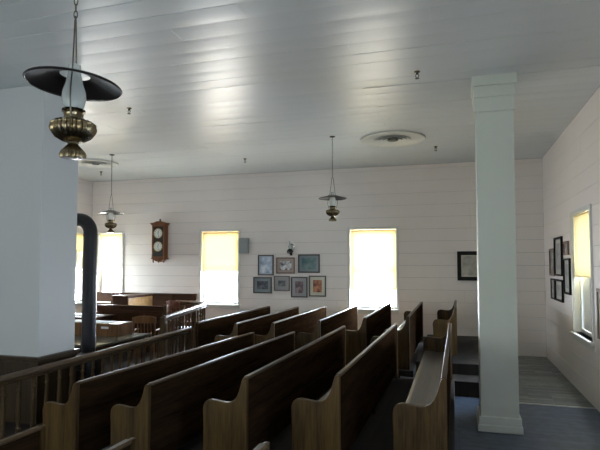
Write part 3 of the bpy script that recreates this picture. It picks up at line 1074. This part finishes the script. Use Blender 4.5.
# wall speaker
sp = thing('wall_speaker', 'grey box loudspeaker mounted on the far wall right of the second window', 'speaker', (-5.42, YF, 2.38))
MB().box(-0.125, 0.125, -0.16, -0.02, 0, 0.41).build('speaker_cabinet', M['grey'], sp, 0.012)
MB().box(-0.11, 0.11, -0.168, -0.16, 0.015, 0.395).build('speaker_grille', M['grey'], sp, 0.006)
MB().box(-0.04, 0.04, -0.02, 0, 0.12, 0.28).build('mounting_bracket', M['iron'], sp)

# bracket lamp
bl = thing('bracket_lamp', 'small black iron bracket lamp with glass and round reflector above the framed pictures', 'wall lamp', (-4.13, YF, 2.30))
a = MB()
a.box(-0.03, 0.03, -0.015, 0, 0.02, 0.30)
a.tube([(0, -0.01, 0.06), (0, -0.06, 0.03), (0, -0.11, 0.06), (0, -0.12, 0.11)], 0.009, 8)
a.tube([(-0.08, -0.10, 0.14), (-0.06, -0.12, 0.09), (0, -0.12, 0.075), (0.06, -0.12, 0.09), (0.08, -0.10, 0.14)], 0.012, 8)
a.build('iron_bracket', M['iron'], bl, smooth=True)
MB().lathe([(0.03, 0.10), (0.062, 0.115), (0.07, 0.145), (0.055, 0.175), (0.025, 0.19)], 20, (0, -0.12, 0)).build('oil_fount', M['iron'], bl, smooth=True)
MB().lathe([(0.025, 0.19), (0.042, 0.23), (0.036, 0.27), (0.022, 0.32), (0.020, 0.40)], 20, (0, -0.12, 0), closed=False).build('glass_chimney', M['lampglass'], bl, smooth=True)
MB().lathe([(0.085, 0.03), (0.075, 0.018), (0.04, 0.006), (0.001, 0.002)], 28, M=Matrix.Translation((0.02, -0.015, 0.245)) @ RY, closed=False).build('round_reflector', M['silver'], bl, smooth=True)

# ------------------------------------------------------------------ framed pictures
def picture(label, loc, rz, w, h, fw, fcol, mcol, art, mw, group, depth=0.03, inner=None):
    """loc = centre on the wall face; local y into the wall"""
    r = thing('framed_picture', label, 'picture', loc, rz, group)
    f = MB()
    f.box(-w/2, w/2, -depth, -0.001, h/2 - fw, h/2)
    f.box(-w/2, w/2, -depth, -0.001, -h/2, -h/2 + fw)
    f.box(-w/2, -w/2 + fw, -depth, -0.001, -h/2 + fw, h/2 - fw)
    f.box(w/2 - fw, w/2, -depth, -0.001, -h/2 + fw, h/2 - fw)
    f.build('frame', fcol, r, 0.004)
    MB().box(-w/2 + fw, w/2 - fw, -0.012, -0.002, -h/2 + fw, h/2 - fw).build('mat_board', mcol, r)
    q = fw + mw
    MB().box(-w/2 + q, w/2 - q, -0.0145, -0.0115, -h/2 + q, h/2 - q).build('print', art, r)
    return r
def matc(name, col): return mat_plain(name, col, 0.6, 0, 0.5, 1.0, 0.03)
MC = {'white': matc('mat_white', (0.62, 0.60, 0.55)), 'grey': matc('mat_grey', (0.34, 0.33, 0.34)), 'pink': matc('mat_pinkish', (0.40, 0.31, 0.27)),
      'teal': matc('mat_teal', (0.10, 0.17, 0.18)), 'blue': matc('mat_blue_grey', (0.20, 0.25, 0.27)), 'pale': matc('mat_pale_reflection', (0.42, 0.50, 0.60)), 'cream': matc('mat_cream', (0.60, 0.56, 0.44))}
FC = {'dark': mat_plain('dark_frame', (0.05, 0.042, 0.038), 0.4), 'black': mat_plain('black_frame', (0.012, 0.012, 0.012), 0.6, 0, 0.15), 'brown': mat_plain('brown_frame', (0.17, 0.10, 0.065), 0.4),
      'grey': mat_plain('grey_frame', (0.12, 0.11, 0.11), 0.4)}
G = 'framed pictures on the far wall'
def far_pic(label, x0, x1, z0, z1, *a, **k):
    picture(label, ((x0 + x1) / 2, YF, (z0 + z1) / 2), 0, x1 - x0, z1 - z0, *a, **k)
far_pic('upright framed picture with window reflection painted pale blue, upper left of the picture group', -5.05, -4.610, 1.80, 2.34, 0.03, FC['dark'], MC['pale'], mat_art('art_pale_reflection', (0.25, 0.33, 0.46), (0.50, 0.60, 0.75), (0.85, 0.9, 0.95), 5), 0.03, G)  # mat and print colours stand in for a reflection in the glass
far_pic('framed picture with pinkish brown mat and black and white print, upper middle of the group', -4.54, -4.03, 1.85, 2.27, 0.028, FC['brown'], MC['pink'], mat_art('art_bw', (0.05, 0.05, 0.06), (0.45, 0.45, 0.45), (0.85, 0.85, 0.85), 9), 0.065, G)
far_pic('wide framed teal landscape print, upper right of the picture group', -3.94, -3.36, 1.87, 2.35, 0.035, FC['dark'], MC['blue'], mat_art('art_teal', (0.06, 0.13, 0.14), (0.11, 0.20, 0.21), (0.20, 0.28, 0.28), 5), 0.06, G)
far_pic('dark framed picture with blue-grey mat, lower left of the picture group', -5.18, -4.66, 1.33, 1.755, 0.03, FC['dark'], MC['blue'], mat_art('art_dark', (0.015, 0.02, 0.03), (0.05, 0.06, 0.08), (0.14, 0.16, 0.2), 7), 0.075, G)
far_pic('small grey framed picture with light grey mat, second in the lower row', -4.60, -4.165, 1.40, 1.79, 0.025, FC['grey'], MC['grey'], mat_art('art_grey', (0.03, 0.035, 0.04), (0.10, 0.11, 0.12), (0.25, 0.26, 0.27), 9), 0.095, G)
far_pic('upright framed picture with grey mat and dark pinkish print, third in the lower row', -4.13, -3.69, 1.24, 1.765, 0.03, FC['dark'], MC['grey'], mat_art('art_mauve', (0.03, 0.02, 0.025), (0.12, 0.07, 0.08), (0.38, 0.28, 0.28), 7), 0.085, G)
far_pic('upright framed picture with cream mat and orange red print, lower right of the group', -3.645, -3.20, 1.27, 1.80, 0.028, FC['dark'], MC['cream'], mat_art('art_orange', (0.08, 0.02, 0.01), (0.40, 0.12, 0.05), (0.62, 0.28, 0.12), 7), 0.08, G)
far_pic('wide black framed picture with pale print on the far wall beside the column', 0.005, 0.55, 1.71, 2.40, 0.09, FC['black'], MC['cream'], mat_art('art_sepia', (0.30, 0.28, 0.23), (0.42, 0.39, 0.33), (0.52, 0.49, 0.42), 6), 0.03, 'framed pictures by the column', depth=0.05)
G2 = 'framed pictures on the right wall'
def right_pic(label, y0, y1, z0, z1, *a, **k):
    picture(label, (XR, (y0 + y1) / 2, (z0 + z1) / 2), -PI/2, y1 - y0, z1 - z0, *a, **k)
docart = mat_art('art_document', (0.30, 0.32, 0.32), (0.45, 0.46, 0.45), (0.55, 0.55, 0.52), 6)
docart2 = mat_art('art_document_dark', (0.10, 0.11, 0.12), (0.28, 0.29, 0.30), (0.45, 0.45, 0.44), 6)
right_pic('tall black framed document, upper left of the cluster on the right wall', 10.76, 11.52, 1.87, 2.62, 0.035, FC['black'], MC['white'], docart, 0.09, G2, depth=0.04)
right_pic('black framed document closest to the window on the right wall', 10.06, 10.62, 1.56, 2.20, 0.035, FC['black'], MC['white'], docart, 0.07, G2, depth=0.04)
right_pic('wide black framed document under the tall one on the right wall', 10.76, 11.52, 1.38, 1.80, 0.035, FC['black'], MC['white'], docart, 0.07, G2, depth=0.04)
right_pic('brown framed picture deepest in the corner on the right wall', 11.62, 12.15, 1.86, 2.42, 0.04, FC['brown'], MC['pink'], docart2, 0.06, G2)
right_pic('small brown framed picture above the black one by the window on the right wall', 10.20, 10.60, 2.26, 2.51, 0.035, FC['brown'], MC['pink'], docart2, 0.04, G2)
right_pic('thin black framed picture low in the corner on the right wall', 11.62, 12.05, 1.38, 1.80, 0.03, FC['black'], MC['grey'], docart2, 0.06, G2)
right_pic('reddish brown framed picture at the right edge beside the right-wall window', 7.55, 8.28, 1.06, 1.76, 0.05, FC['brown'], MC['white'], mat_art('art_red', (0.16, 0.06, 0.04), (0.3, 0.13, 0.08), (0.5, 0.35, 0.25), 5), 0.08, G2)

# ------------------------------------------------------------------ sky light
w = bpy.data.worlds.new('sky')
SC.world = w
w.use_nodes = True
nt = w.node_tree
bg = nt.nodes['Background']
tc = nt.nodes.new('ShaderNodeTexCoord')
sep = nt.nodes.new('ShaderNodeSeparateXYZ')
nt.links.new(tc.outputs['Generated'], sep.inputs[0])
mr = nt.nodes.new('ShaderNodeMapRange')
mr.inputs['From Min'].default_value = -0.35
mr.inputs['From Max'].default_value = 0.02
nt.links.new(sep.outputs['Z'], mr.inputs['Value'])
mx = nt.nodes.new('ShaderNodeMix')
mx.data_type = 'RGBA'
mx.inputs[6].default_value = (0.50, 0.47, 0.43, 1)    # sunlit dry ground below the horizon
mx.inputs[7].default_value = (0.88, 0.96, 1.08, 1)     # hazy bright sky near the sun
nt.links.new(mr.outputs[0], mx.inputs[0])
# the sky is bright on the side of the sun (beyond the far left corner), dim and blue on the other side
dt = nt.nodes.new('ShaderNodeVectorMath')
dt.operation = 'DOT_PRODUCT'
dt.inputs[1].default_value = (-0.30, 0.88, 0.36)
nt.links.new(tc.outputs['Generated'], dt.inputs[0])
m2 = nt.nodes.new('ShaderNodeMapRange')
m2.inputs['From Min'].default_value = -0.25
m2.inputs['From Max'].default_value = 0.85
m2.inputs['To Min'].default_value = 3.5
m2.inputs['To Max'].default_value = 27.0
nt.links.new(dt.outputs['Value'], m2.inputs['Value'])
nt.links.new(m2.outputs[0], bg.inputs['Strength'])
m3 = nt.nodes.new('ShaderNodeMapRange')
m3.inputs['From Min'].default_value = -0.3
m3.inputs['From Max'].default_value = 0.5
nt.links.new(dt.outputs['Value'], m3.inputs['Value'])
mb = nt.nodes.new('ShaderNodeMix')
mb.data_type = 'RGBA'
mb.inputs[6].default_value = (0.90, 1.0, 0.93, 1)    # pale sky over trees, away from the sun
nt.links.new(m3.outputs[0], mb.inputs[0])
nt.links.new(mx.outputs[2], mb.inputs[7])
# open blue sky on the right-hand side, trees and lawn behind the viewer
mc = nt.nodes.new('ShaderNodeMix')
mc.data_type = 'RGBA'
mc.inputs[6].default_value = (0.90, 1.0, 0.93, 1)
mc.inputs[7].default_value = (0.85, 1.08, 1.32, 1)
m4 = nt.nodes.new('ShaderNodeMapRange')
m4.inputs['From Min'].default_value = 0.2
m4.inputs['From Max'].default_value = 0.7
nt.links.new(sep.outputs['X'], m4.inputs['Value'])
nt.links.new(m4.outputs[0], mc.inputs[0])
nt.links.new(mc.outputs[2], mb.inputs[6])
nt.links.new(mb.outputs[2], bg.inputs['Color'])

# ------------------------------------------------------------------ camera
f_px = 523.0
yaw = math.radians(16.690)
pit = math.radians(2.802)
cam = bpy.data.cameras.new('camera')
cam.sensor_width = 36.0
cam.sensor_fit = 'HORIZONTAL'
cam.lens = f_px / 600.0 * 36.0
cam.clip_start = 0.05
cam.shift_y = 13.4 / 600.0
co = link(bpy.data.objects.new('camera', cam))
F = Vector((-math.sin(yaw) * math.cos(pit), math.cos(yaw) * math.cos(pit), math.sin(pit)))
Rv = Vector((math.cos(yaw), math.sin(yaw), 0))
U = Rv.cross(F)
co.matrix_world = Matrix(((Rv.x, U.x, -F.x, 0), (Rv.y, U.y, -F.y, 0), (Rv.z, U.z, -F.z, EYE), (0, 0, 0, 1)))
SC.camera = co

vs = SC.view_settings
vs.view_transform = 'Standard'
vs.look = 'None'
vs.gamma = 1.0
vs.use_curve_mapping = False
vs.exposure = 1.92
SC.cycles.use_denoising = True
SC.cycles.max_bounces = 12
SC.cycles.diffuse_bounces = 8
SC.cycles.transparent_max_bounces = 16
SC.cycles.sample_clamp_indirect = 8.0
